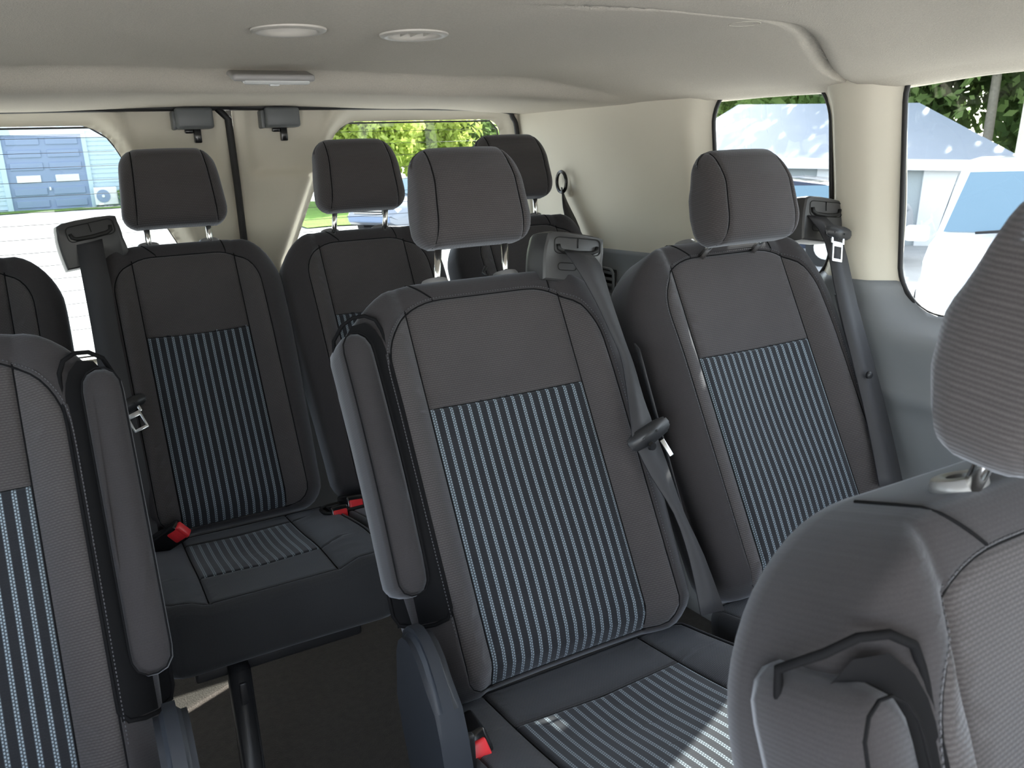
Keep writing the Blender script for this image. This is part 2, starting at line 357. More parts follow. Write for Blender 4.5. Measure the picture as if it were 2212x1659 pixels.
# ------------------------------------------------------------------ passenger seats
TILT = math.atan(.53)
HB = .622
def seat_outlines(W, Wb, Sw, HB, n=128):
    big = W > .22
    o = resample(rrect(W, HB, .140 if big else .115, 10, rb=.045), n); s = resample(rrect(Sw, HB-.034-.012, .108 if big else .085, 10, cz=.012, rb=.03), n)
    # match by angle so that rings do not twist
    return [Vector((p.x*(Wb+(W-Wb)*sst(-.1, .5, p.y))/W, p.y)) for p in o], s
def make_seat(W, Wb, Sw, xi, label, group, x, y, tilt=TILT, z=.515, head_up=0., arm=None, belt=None, lod=0, cush=None, head=True, dz=0, hsc=1., hdx=0., hdy=0., htilt=13, hb=0, apron=.11, leg=False):
    t = thing('passenger_seat', label, 'seat', (x, y, z+dz), 0, group)
    back = bpy.data.objects.new('tmp', None)
    rot = Matrix.Rotation(-tilt, 4, 'X')
    HB = (.634 if lod else .622)+hb
    o, s = seat_outlines(W, Wb, Sw, HB)
    def height(xx, v, tt):
        a = abs(xx); b = .026*sst(xi, xi+.03, a)*(1-.35*sst(.40, .6, v))
        b *= (1-.5*sst(W-.06, W, a))
        c = -.010*math.cos(min(1, a/xi)*math.pi/2)*(1-sst(.45, .6, v)) + .012*math.exp(-((v-.14)/.12)**2)*(a < xi)*math.cos(min(1, a/xi)*math.pi/2)
        lo = -.03*(1-sst(0, .05, v))
        return b+c+lo
    def cls(xx, v, tt):
        if abs(xx) < xi: return 'insert_panel' if v < .421 else 'upper_panel'
        return 'side_bolster' if xx < 0 else 'side_bolster_r'
    parts, hg = upholster(o, s, HB, .105, .038, [-xi, xi], [.42], height, cls, lambda a, b, h: (a, -h, b), toproll=(HB-.09, HB-.01))
    root = link('backrest', parts.pop('cover'), 'smooth', t); root.matrix_local = rot
    for k_, nb in parts.items():
        link('side_bolster' if k_.startswith('side') else k_, nb, {'insert_panel': 'stripe'}.get(k_, 'knit'), root)
    # seam piping
    b = BM()
    tube(b, [(q.x, -hg(q.x, q.y, 1)-.0005, q.y) for q in s], .0016, 5, closed=True)
    for sx in (-1, 1): tube(b, [(sx*xi, -hg(sx*xi, v, 2)-.0003, v) for v in np.linspace(.02, HB-.036, 40)], .0014, 5)
    tube(b, [(xx, -hg(xx, .42, 2)-.0003, .42) for xx in np.linspace(-xi, xi, 14)], .0010, 5)
    xb = xi-.02
    for sx in (-1, 1):     # seam crossing the top border
        i = min(range(len(o)), key=lambda q: (o[q].x-sx*xb)**2+(o[q].y-HB)**2)
        pts = [o[i].lerp(s[i], t_) for t_ in np.linspace(0, 1, 9)]
        cr2 = [(p.x, -hg(p.x, p.y, t_)-.0004, p.y) for p, t_ in zip(pts, np.linspace(0, 1, 9))]
        cr2 = [(cr2[0][0], cr2[0][1]+dy, cr2[0][2]+.0006) for dy in (.052, .035, .018)]+cr2
        tube(b, cr2, .0013, 5)
    link('seam_piping', b, 'seam', root)
    if lod == 0:  # stitches along the border side of the seam
        b = BM()
        for i in range(len(o)):
            for u in (0, .33, .66):
                p0 = o[i].lerp(s[i], .90); p1 = o[(i+1) % len(o)].lerp(s[(i+1) % len(s)], .90)
                a = p0.lerp(p1, u); c_ = p0.lerp(p1, u+.18)
                if a.y < .1: continue
                tube(b, [(a.x, -hg(a.x, a.y, .90)-.0006, a.y), (c_.x, -hg(c_.x, c_.y, .9)-.0006, c_.y)], .0007, 4)
        link('seam_stitching', b, 'stitch', root, kind='stuff')
    # headrest
    if head:
        hx, hz = .111, .172
        ho = resample(rrect(hx, hz, .040, 8, rb=.036), 80); hs = resample(rrect(hx-.030, hz-.04, .022, 8, cz=.02, rb=.02), 80)
        tp = lambda v: 1-.14*max(0, v)/.172
        xs = .083
        hh = lambda xx, v, tt: .010*math.cos(min(1, abs(xx)/hx)*1.5)-.024*sst(.10, .172, v)-.010*(1-sst(0, .05, v))
        hp, hgh = upholster(ho, hs, hz, .082, .030, [-xs, xs], [], hh, lambda *a: 'face', lambda a, b_, h: (a*tp(b_), -h, b_), seam_g=0, tfun=lambda v: 1-.62*sst(.085, .175, v)-.25*(1-sst(0, .06, v)))
        # join cover + face, then split again along the two upright seams
        hb = hp['cover']; tmp = bpy.data.meshes.new('t'); hp['face'].to_mesh(tmp); hp['face'].free(); hb.from_mesh(tmp); bpy.data.meshes.remove(tmp)
        bmesh.ops.remove_doubles(hb, verts=hb.verts, dist=2e-5)
        fp = hb.copy()
        inm = lambda f: abs(f.calc_center_median().x)/tp(f.calc_center_median().z) < xs and f.calc_center_median().y < .045
        bmesh.ops.delete(hb, geom=[f for f in hb.faces if inm(f)], context='FACES')
        bmesh.ops.delete(fp, geom=[f for f in fp.faces if not inm(f)], context='FACES')
        hr = link('headrest', hb, 'knit', t)
        hr.matrix_local = rot @ Matrix.Translation((hdx, -.052+hdy, HB+.026+head_up)) @ Matrix.Rotation(math.radians(htilt), 4, 'X') @ Matrix.Scale(hsc, 4)
        link('headrest_front_panel', fp, 'knit', hr)
        for sx in (-1, 1):
            pts = [(sx*xs*tp(v), -hgh(sx*xs, v, 0 if v < .004 or v > hz-.004 else min(1, min(v, hz-v)/.034))-.0004, v) for v in np.linspace(.002, hz-.002, 30)]
            pts = pts[:-1]
            b = BM(); tube(b, pts, .0013, 5); link('seam_piping', b, 'seam', hr)
        for sx in (-1, 1):
            b = BM(); tube(b, [((sx*.064-hdx)/hsc, .072-hdy*.4, (-.075-head_up*.9)/hsc), (sx*.064, .050, .02)], .0062, 14); link('headrest_post', b, 'chrome', hr)
            b = BM(); rows = []
            for rr_, zz_ in ((.0195, -.006), (.0205, -.001), (.0205, .003), (.0185, .0062), (.0125, .0072), (.0085, .0060), (.0075, .002)):
                rows.append([b.verts.new((sx*.064+rr_*1.12*math.cos(a), .030+rr_*.78*math.sin(a), HB+.001+zz_)) for a in np.linspace(0, 2*math.pi, 28, endpoint=False)])
            for A, B_ in zip(rows[:-1], rows[1:]):
                for k_ in range(28): b.faces.new((A[k_], A[(k_+1) % 28], B_[(k_+1) % 28], B_[k_]))
            b.faces.new(rows[-1])
            q = link('post_collar', b, 'collar', t); q.matrix_local = rot
    # cushion
    D = .45
    if cush:
        cw0, cw1, ci0, ci1, v0, v1, cz = cush; v0 += .05; v1 += .05; cz -= .007     # x extents, insert extents, insert v extents, height above root
        cxm = (cw0+cw1)/2; cw = (cw1-cw0)/2
        o2 = resample(rrect(cw, D, .035, 6, rb=.02), 96); s2 = resample(rrect(cw-.012, D-.028, .03, 6, cz=.010, rb=.015), 96)
        def ch(xx, v, tt):
            a = xx+cxm; d = max(ci0-a, a-ci1); mid = (ci0+ci1)/2
            return .012*sst(0, .04, d)*sst(.0, .2, v) + .008*math.exp(-((v-.3)/.1)**2) - .010*math.exp(-((v-.2)/.12)**2)*(d < 0)*(1-abs(a-mid)/(ci1-mid))
        def cc(xx, v, tt):
            a = xx+cxm
            if ci0 < a < ci1: return 'insert_panel' if v0 < v < v1 else ('front_panel' if v >= v1 else 'rear_panel')
            return 'side_wing' if a < ci0 else 'side_wing_r'
        vl = [q-cxm for q in (ci0, ci1) if cw0+.02 < q < cw1-.02]
        hl = [q for q in (v0, v1) if .02 < q < D-.03]
        cpz, hg2 = upholster(o2, s2, D, apron, .022, vl, hl, ch, cc, lambda a, b_, h: (a+cxm, -b_, h))
        cr_ = link('seat_cushion', cpz.pop('cover'), 'smoothY', t)
        cr_.matrix_local = Matrix.Translation((0, .055, cz)) @ Matrix.Rotation(math.radians(-8.3), 4, 'X')
        for k_, nb in cpz.items():
            link(k_.replace('_r', '') if k_ == 'side_wing_r' else k_, nb, {'insert_panel': 'stripeY'}.get(k_, 'knitY' if lod == 0 else 'smoothY'), cr_)
        b = BM(); tube(b, [(q.x+cxm, -q.y, hg2(q.x, q.y, 1)+.0008) for q in s2], .0015, 5, closed=True)
        for q in vl: tube(b, [(q+cxm, -v, hg2(q, v, 2)+.0005) for v in np.linspace(.02, D-.03, 26)], .0013, 5)
        for q in hl: tube(b, [(a, -q, hg2(a-cxm, q, 2)+.0005) for a in np.linspace(ci0, ci1, 12)], .0011, 5)
        link('seam_piping', b, 'seam', cr_)
        # steel under-frame
        b = BM(); box(b, (cxm, -.16, cz-.085-apron*.3), (cw*1.5, .26, .03), bev=.006)
        link('seat_pan', b, 'plastic', t)
        for lx in ([leg] if leg is not False else []):
            b = BM(); th = .035
            prism(b, [(-.33, cz-.10), (-.27, cz-.10), (-.26, -z-dz+.06), (-.24, -z-dz), (-.36, -z-dz), (-.335, -z-dz+.06)], 'X', lx-th/2, lx+th/2)
            for e in b.edges: pass
            bmesh.ops.bevel(b, geom=b.edges[:], offset=.004, segments=2, affect='EDGES')
            for hz_ in (-.06, ): box(b, (lx, -.334, cz-.145), (.014, .006, .045), bev=.003)
            lg = link('seat_leg', b, 'plastic', t)
    # armrest folded upright in its recess
    if arm:
        sx = arm
        b = BM(); P = rrect(.029, .385, .028, 8, cz=.165, rb=.024)
        fo = resample(P, 60); fs_ = [p.lerp(Vector((0, min(max(p.y, .20), .52))), .18) for p in fo]
        # pad as a rounded solid
        rows = []
        for k_, (ins, yy) in enumerate([(.010, -.018), (.003, -.012), (0, 0), (0, .03), (0, .055), (.006, .066)]):
            rows.append([b.verts.new((sx*.229+(p.x*(1-ins/.029))*.86, yy-.004-.010*math.sin((p.y-.165)/.385*math.pi), p.y+(ins if p.y < .3 else -ins))) for p in fo])
        for A, B_ in zip(rows[:-1], rows[1:]):
            for i in range(60): b.faces.new((A[i], A[(i+1) % 60], B_[(i+1) % 60], B_[i]))
        b.faces.new(rows[0]); b.faces.new(rows[-1][::-1])
        ap = link('armrest', b, 'smooth', t); ap.matrix_local = rot
        b = BM(); tube(b, [(sx*.229+p.x*.77, -.0245-.010*math.sin((p.y-.165)/.385*math.pi), .165+(p.y-.165)*.985+.003) for p in fo], .0012, 5, closed=True)
        link('seam_piping', b, 'seam', ap)
        b = BM()
        def sy_(xx, v):
            a = abs(xx); Wv = Wb+(W-Wb)*sst(-.1, .5, v)
            if a > Wv: return .034+1.2*(a-Wv)
            return -hg(xx*min(1, (W-.001)/max(a, 1e-6)), v, min(1, max(0, (Wv-a)/(Wv-Sw))))
        fo2 = [(sx*(.216+q.x), q.y) for q in resample(rrect(.031, .452, .030, 8, cz=.122, rb=.020), 60)]
        tube(b, [(q[0], sy_(*q)-.001, q[1]) for q in fo2], .0030, 8, closed=True)
        rows = []
        for k_ in range(31):
            v = .126+.436*k_/30; hw_ = .029*math.sqrt(max(.05, 1-max(0, (k_-26)/4.2)**2))
            rows.append([b.verts.new((sx*(.216+u_*hw_), sy_(sx*(.216+u_*hw_), v)-.0015, v)) for u_ in np.linspace(-1, 1, 7)])
        for A, B_ in zip(rows[:-1], rows[1:]):
            for i in range(6): b.faces.new((A[i], A[i+1], B_[i+1], B_[i]))
        fr = link('armrest_recess_frame', b, 'liner', t); fr.matrix_local = rot
        # recliner side cover
        b = BM()
        cp_ = [(-.03, .172), (.012, .150), (.03, .09), (.015, 0), (-.03, -.10), (-.05, -.24), (-.15, -.24), (-.15, -.08), (-.135, .04), (-.115, .10), (-.075, .155)]; P = [Vector(q+(0,)).lerp(Vector(cp_[(i_+1) % 11]+(0,)), f_) for i_, q in enumerate(cp_) for f_ in (0, .5)]; P = [(P[i_-1]+P[i_]*2+P[(i_+1) % 22])/4 for i_ in range(22)]
        prism(b, [(p.x, p.y) for p in P], 'X', -.018, .018)
        bmesh.ops.bevel(b, geom=[e for e in b.edges if abs(e.verts[0].co.x-e.verts[1].co.x) < 1e-6], offset=.011, segments=3, affect='EDGES')
        sc_ = link('recliner_side_cover', b, 'cover', t); sc_.location = (sx*(.262 if sx < 0 else .236), 0, .0)
        b = BM(); box(b, (0, 0, 0), (.016, .012, .05), bev=.004); box(b, (0, -.018, -.035), (.03, .02, .018), rot=RX(.3), bev=.003)
        hd = link('recliner_lever', b, 'plastic', sc_); hd.location = (-sx*.024, -.110, .03)
    return t

def belt_guide(seat, x, y, z, w=.115, rz=0, tilt=.45, ry=0, sz=1.):
    """moulded housing on the shoulder of the seat with a hooked belt slot; coordinates in world"""
    loc = Vector((x, y, z)) - seat.location
    g = BM(); n = 10
    prof = [(-.5, -.055), (.42, -.055), (.5, -.01), (.5, .03), (.42, .047), (-.34, .052), (-.46, .03), (-.5, -.01)]
    P = subd([Vector((a*w, c, 0)) for a, c in prof+[prof[0]]], 3)[:-1]
    rows = []
    for s_, yy in [(.92, -.030), (.98, -.027), (1.0, -.020), (1.02, .0), (1.02, .018), (.92, .036), (.6, .042)]:
        rows.append([g.verts.new((p.x*s_-(.012 if yy > .04 else 0), yy, p.y*s_)) for p in P])
    m_ = len(P)
    for A, B_ in zip(rows[:-1], rows[1:]):
        for i in range(m_): g.faces.new((A[i], A[(i+1) % m_], B_[(i+1) % m_], B_[i]))
    g.faces.new(rows[0]); g.faces.new(rows[-1][::-1])
    o = link('belt_guide', g, 'housing', seat); o.location = loc; o.scale = (1, 1, sz); o.rotation_euler = (-tilt*.35, ry, rz)
    # inset plate outline, split plates, hooked slot, clip outline
    b = BM()
    tube(b, [(p[0], -.0305, p[1]) for p in rrect(.046, .036, .010, 4, cx=.006, cz=.004)], .0011, 5, closed=True)
    tube(b, [(.006, -.0310, .018), (.006, -.0310, .040)], .0009, 5)
    tube(b, [(p[0], -.0305, p[1]) for p in rrect(.018, .016, .006, 4, cx=-.014, cz=-.032)], .0009, 5, closed=True)
    link('plate_joint', b, 'slot', o)
    b = BM()
    hk = [(-.034, .024), (-.032, .014), (-.024, .009), (.006, .007), (.034, .009), (.043, .014), (.045, .024)]
    tube(b, [(a, -.032, c) for a, c in hk], [.0035, .0042, .0048, .005, .0048, .0042, .0035], 8)
    link('belt_slot', b, 'slot', o)
    return o
def belt(seat, A, B, name='belt_webbing', mat_='belt'):
    off = seat.location if seat else Vector()
    b = BM(); ribbon(b, [p-off for p in subd(A, 3)], [p-off for p in subd(B, 3)])
    return link(name, b, mat_, seat)
def tongue(parent, off, c, ang, tilt=TILT, metal=True, s=1., tab='down', yawn=0):
    """plastic tongue grip with steel latch plate"""
    b = BM(); P = [(-.036, -.006), (-.03, -.013), (0, -.016), (.03, -.012), (.038, -.004), (.036, .008), (.02, .012), (-.022, .012), (-.036, .006)]
    prism(b, [(p[0]*s, p[1]*s) for p in P], 'Y', -.004, .004); bmesh.ops.bevel(b, geom=b.edges[:], offset=.0028, segments=2, affect='EDGES')
    for q in (-.014, .014): box(b, (q, -.0045, -.003), (.003, .002, .003))
    o = link('belt_tongue', b, 'plastic', parent); o.location = Vector(c)-off; o.rotation_euler = (-tilt, ang, yawn)
    b = BM()
    for q in (-.0125, .0125): box(b, (q, 0, -.038), (.0045, .003, .036), bev=.001)
    box(b, (0, 0, -.055), (.029, .003, .006), bev=.001); box(b, (0, 0, -.024), (.027, .003, .010), bev=.001)
    for q in (-1, 1): box(b, (q*.016, 0, -.016), (.006, .003, .014), rot=None, bev=.001)
    link('latch_plate', b, 'steel', o) if metal else b.free()
    return o
def buckle(parent, loc, rot, long=.07):
    b = BM(); box(b, (0, 0, -long/2), (.036, .022, long), bev=.005, seg=3)
    o = link('belt_buckle', b, 'gloss', parent); o.location = loc; o.rotation_euler = rot
    b = BM(); box(b, (0, -.004, .0005), (.027, .016, .007), bev=.0025, seg=3); box(b, (0, -.0085, -.010), (.024, .008, .022), bev=.003)
    link('release_button', b, 'red', o)
    return o

# row 3 (bench of two on the right of the picture, single seat on the left)
g3 = 'passenger seats with charcoal cloth'
WID = dict(W=.245, Wb=.225, Sw=.185, xi=.136)
NAR = dict(W=.204, Wb=.185, Sw=.150, xi=.106)
seatC = make_seat(**WID, label='middle charcoal seat with headrest raised on long posts and folded armrest', group=None, x=.142, y=.88, head_up=.016, hsc=.93, hdx=.013, hdy=.022, arm=-1, cush=(-.235, .232, -.145, .136, .062, .42, -.018))
seatD = make_seat(**WID, label='charcoal seat against the right wall, behind the foreground seat, belt tongue hanging at its shoulder', group=None, x=.662, y=.88, head_up=-.070, hb=.020, hdx=.018, hdy=-.035, cush=(-.235, .225, -.14, .136, .062, .42, -.018))
seatA = make_seat(**WID, label='charcoal seat cut by the left picture edge with folded armrest on its right side', group=None, x=-.648, y=.88, head_up=.0, arm=1, cush=(-.235, .232, -.145, .136, .062, .42, -.018))
seatE = make_seat(**WID, label='close foreground charcoal seat at the right edge, seen from its side', group=None, x=.142, y=.097, dz=-.080, head_up=-.024, hdx=-.012, htilt=23, tilt=math.radians(17), arm=-1, cush=(-.235, .232, -.145, .136, .062, .42, -.018))
# row 4: rear bench of four
seatB = make_seat(**NAR, label='rear row charcoal seat left of the door gap, wide belt hanging down its left side', group=None, x=-.208, y=1.645, head_up=-.010, lod=1, dz=.015, cush=(-.197, .208, -.112, .104, .020, .262, -.023), leg=-.075, apron=.10)
seatF = make_seat(**NAR, label='rear row charcoal seat under the right rear window, between two rear headrests', group=None, x=.200, y=1.645, hdx=.010, hdy=-.02, head_up=-.010, lod=1, dz=.015, cush=(-.198, .198, -.106, .106, .020, .262, -.023), apron=.10)
seatG = make_seat(**NAR, label='rear row charcoal seat in the right rear corner, mostly hidden behind the middle headrest', group=None, x=.645, y=1.645, head_up=.002, lod=1, dz=.015, cush=(-.198, .198, -.106, .106, .020, .262, -.023), leg=0, apron=.10)
seatH = make_seat(**NAR, label='rear row charcoal seat at left picture edge, only its shoulder showing above the armrest seat', group=None, x=-.655, y=1.645, head_up=-.010, lod=1, dz=.015, cush=(-.198, .198, -.106, .106, .020, .262, -.023), leg=0, apron=.10)

# belts and guides (world coordinates)
def off(s): return s.location.copy()
belt_guide(seatC, .318, 1.190, 1.073, w=.122, ry=.15, sz=.76)
bC = belt(seatC, [(.293, 1.150, 1.09), (.298, 1.118, 1.061), (.314, 1.092, 1.012), (.325, 1.062, .957), (.331, 1.044, .921), (.323, 1.017, .871), (.308, .985, .826), (.305, .975, .806), (.322, .953, .751), (.345, .922, .691), (.349, .887, .625), (.34, .847, .55)],
          [(.338, 1.146, 1.082), (.343, 1.12, 1.065), (.342, 1.089, 1.013), (.344, 1.052, .949), (.348, 1.034, .913), (.351, 1.011, .859), (.353, .995, .83), (.353, .988, .816), (.358, .962, .768), (.362, .922, .695), (.376, .885, .626), (.385, .845, .546)])
tongue(bC, off(seatC), (.333, .974, .813), math.radians(-20), metal=False, s=1.12)
b = BM(); box(b, (.0, 0, 0), (.008, .003, .03), bev=.001); o = link('latch_plate', b, 'steel', bC); o.location = Vector((.364, .966, .785))-off(seatC); o.rotation_euler = (-TILT, math.radians(-20), 0)
b = BM(); bmesh.ops.create_cone(b, cap_ends=True, segments=16, radius1=.0075, radius2=.006, depth=.005, matrix=Matrix.Rotation(math.pi/2, 4, 'X')); o = link('belt_stop_button', b, 'gloss', bC); o.location = Vector((.329, .958, .797))-off(seatC)
# lower back run of the same belt to the hip anchor
belt(seatC, [(.372, 1.05, .93), (.380, 1.0, .80), (.378, .93, .66), (.372, .87, .53)], [(.392, 1.09, .93), (.402, 1.04, .80), (.404, .97, .66), (.402, .90, .53)], name='belt_webbing')
belt_guide(seatD, .918, 1.195, 1.095, w=.118, ry=.12, sz=.82)
bD = belt(seatD, [(.872, 1.165, 1.108), (.882, 1.126, 1.058), (.860, 1.064, .941), (.843, .994, .809), (.829, .947, .719), (.810, .903, .636)],
          [(.920, 1.160, 1.10), (.930, 1.126, 1.058), (.910, 1.061, .936), (.897, .990, .803), (.884, .941, .711), (.866, .893, .624)])
tongue(bD, off(seatD), (.892, 1.105, 1.078), math.radians(12), tilt=.2)
b = BM(); bmesh.ops.create_cone(b, cap_ends=True, segments=16, radius1=.0075, radius2=.006, depth=.006, matrix=Matrix.Rotation(math.pi/2, 4, 'X')); o = link('belt_stop_button', b, 'plastic', bD); o.location = Vector((.865, .986, .82))-off(seatD)
belt(seatD, [(.905, 1.09, .95), (.905, 1.03, .80), (.90, .95, .64)], [(.925, 1.13, .95), (.928, 1.07, .80), (.92, .99, .64)], name='belt_webbing')
belt_guide(seatB, -.386, 1.955, 1.100, w=.125, rz=0.10, ry=-.16, sz=.88)
bB = belt(seatB, [(-.411, 1.932, 1.107), (-.413, 1.895, 1.061), (-.413, 1.872, 1.017), (-.413, 1.831, .94), (-.414, 1.792, .867), (-.411, 1.759, .804), (-.411, 1.706, .705), (-.411, 1.66, .60), (-.411, 1.63, .50)],
          [(-.362, 1.932, 1.110), (-.363, 1.893, 1.057), (-.362, 1.869, 1.012), (-.364, 1.828, .934), (-.363, 1.788, .86), (-.363, 1.755, .797), (-.362, 1.702, .696), (-.362, 1.656, .592), (-.362, 1.626, .50)])
tongue(bB, off(seatB), (-.374, 1.742, .790), math.radians(-20))
b = BM(); box(b, (-.395, 1.90, .93), (.03, .05, .30), rot=None, bev=.012, seg=3)
for v in b.verts: v.co.y += .53*(v.co.z-.93)
for v in b.verts: v.co -= seatB.location
link('belt_channel', b, 'plastic', seatB)
# buckles
bk = buckle(seatC, Vector((-.080, .785, .534))-off(seatC), (math.radians(68), math.radians(-16), math.radians(-6))); bk.scale = (1.15, 1.7, 1.2)
buckle(seatB, Vector((-.318, 1.60, .563))-off(seatB), (math.radians(30), math.radians(52), 0), .09).scale = (1.15, 1.2, 1.35)
bk1 = buckle(seatB, Vector((-.012, 1.575, .530))-off(seatB), (math.radians(70), 0, 0)); bk2 = buckle(seatF, Vector((.026, 1.585, .540))-off(seatF), (math.radians(70), math.radians(4), 0))
bk1.scale = bk2.scale = (1.1, 1.35, 1.1)
b = BM(); P = rrect(.060, .066, .026, 6, cx=.012, cz=-.040)
tube(b, [(p[0], p[1]*1.0, 0) for p in P], .004, 8, closed=True); vs_ = [b.verts.new((p[0], p[1], -.003)) for p in P]; b.faces.new(vs_)
o = link('buckle_pocket', b, 'slot', seatB); o.location = Vector((.006, 1.617, .524))-off(seatB); o.rotation_euler = (math.radians(-8), 0, 0)
# child-seat hook behind raised headrest post of the middle seat
b = BM(); tube(b, [(.075, .050, HB+.004), (.045, .050, HB+.006), (.035, .05, HB+.018), (.043, .05, HB+.028)], .003, 8)
q = link('belt_hook', b, 'plastic', seatC); q.matrix_local = Matrix.Rotation(-TILT, 4, 'X')

# ------------------------------------------------------------------ van shell
def sdbox(px, pz, cx, cz, hx, hz, r):
    dx = abs(px-cx)-(hx-r); dz = abs(pz-cz)-(hz-r)
    return math.hypot(max(dx, 0), max(dz, 0))+min(max(dx, dz), 0)-r
def sheet(name, us, vs, holes, height, place, m, parent=None, kind='structure', band=None, solid=.004):
    """height-field panel over a (u,v) grid; holes: sdf functions (negative inside); band(u,v)->bool splits the panel"""
    bm = bmesh.new(); G = {}
    def sd(u, v): return min([h(u, v) for h in holes]) if holes else 1
    nu, nv = len(us), len(vs); S = np.array([[sd(u, v) for v in vs] for u in us]); keep = []
    for i in range(nu-1):
        for j in range(nv-1):
            cs = [(i, j), (i+1, j), (i+1, j+1), (i, j+1)]
            if all(S[c] < 0 for c in cs): continue
            if band and not band((us[i]+us[i+1])/2, (vs[j]+vs[j+1])/2): continue
            keep.append(cs)
    def vert(c):
        if c in G: return G[c]
        u, v = us[c[0]], vs[c[1]]; s = S[c]
        if s < 0:
            for _ in range(4):
                e = 1e-4; s = sd(u, v); gu = (sd(u+e, v)-s)/e; gv = (sd(u, v+e)-s)/e; L = gu*gu+gv*gv+1e-9
                u -= s*gu/L; v -= s*gv/L
        G[c] = bm.verts.new(place(u, v, height(u, v, max(0, sd(u, v))))); return G[c]
    for cs in keep:
        try: bm.faces.new([vert(c) for c in cs])
        except ValueError: pass
    o = link(name, bm, m, parent, True)
    if kind and not parent: o['kind'] = kind
    if solid:
        md = o.modifiers.new('s', 'SOLIDIFY'); md.thickness = solid; md.offset = 0
    return o
def outline_pts(cx, cz, hx, hz, r, n=10): return rrect(hx, 2*hz, r, n, cx=cx, cz=cz-hz)

# --- right wall: u = Y, v = Z, height = inward offset
WX = 1.026
def tumble(y, z):
    x = WX - .035*sst(1.05, 1.40, z) - .088*sst(1.30, 2.35, y)
    return x
W1 = dict(cx=1.398, cz=1.160, hx=.166, hz=.222, r=.095); W2 = dict(cx=.608, cz=1.165, hx=.449, hz=.247, r=.10); W3 = dict(cx=-.62, cz=1.10, hx=.42, hz=.26, r=.09)
Wl = [W1, W2, W3]
def wall_sd(W): return lambda y, z: sdbox(y, z, W['cx'], W['cz'], W['hx'], W['hz'], W['r'])
def wall_h(y, z, s):
    h = .040*sst(0, .055, s)                      # reveal around the glass
    h += .012*math.exp(-((y-1.155)/.05)**2)*sst(.9, 1.0, z)   # pillar
    h += .030*sst(.965, .93, z)*sst(.0, .03, s) if False else 0
    h += .028*(1-sst(.86, .95, z))*(1 if y > .2 else 1)       # lower panel stands in
    h += .014*math.exp(-((z-.765)/.022)**2)       # arm ledge
    return h
us = np.arange(-1.2, 2.36, .02); vs = np.concatenate([np.arange(0, .70, .05), np.arange(.70, 1.46, .0125)])
def belt_z(y): return .958+.018*math.exp(-((y-1.05)/.07)**2)*0+.0
def mk_wall(side):
    sg = 1 if side == 'right' else -1
    holes = [wall_sd(W) for W in Wl]
    if sg < 0: holes = [wall_sd(W1), wall_sd(W2), lambda y, z: sdbox(y, z, -.50, .70, .47, .64, .06)]   # open front door
    pl_ = lambda y, z, h: (sg*(tumble(y, z)-h), y, z)
    up = sheet('wall_'+side, us, vs, holes, wall_h, pl_, 'beige', band=lambda y, z: z > belt_z(y)); 
    sheet('lower_trim_panel', us, vs, holes, lambda y, z, s: wall_h(y, z, s)+.003, pl_, 'grey', parent=up, band=lambda y, z: z <= belt_z(y)+.012)
    return up
wr = mk_wall('right'); wl = mk_wall('left')
for i, (W, sg) in enumerate([(W1, 1), (W2, 1), (W3, 1), (W1, -1), (W2, -1)]):
    b = BM(); P = outline_pts(W['cx'], W['cz'], W['hx']+.002, W['hz']+.002, W['r'])
    f_ = [b.verts.new((sg*(tumble(p[0], p[1])+.004), p[0], p[1])) for p in P]; b.faces.new(f_)
    g_ = link('window_%d' % (i+1), b, 'sglass', None, False); g_['kind'] = 'structure'
    b = BM(); tube(b, [(sg*(tumble(p[0], p[1])-.003), p[0], p[1]) for p in P], .0050, 8, closed=True); link('window_gasket', b, 'rubber', g_)
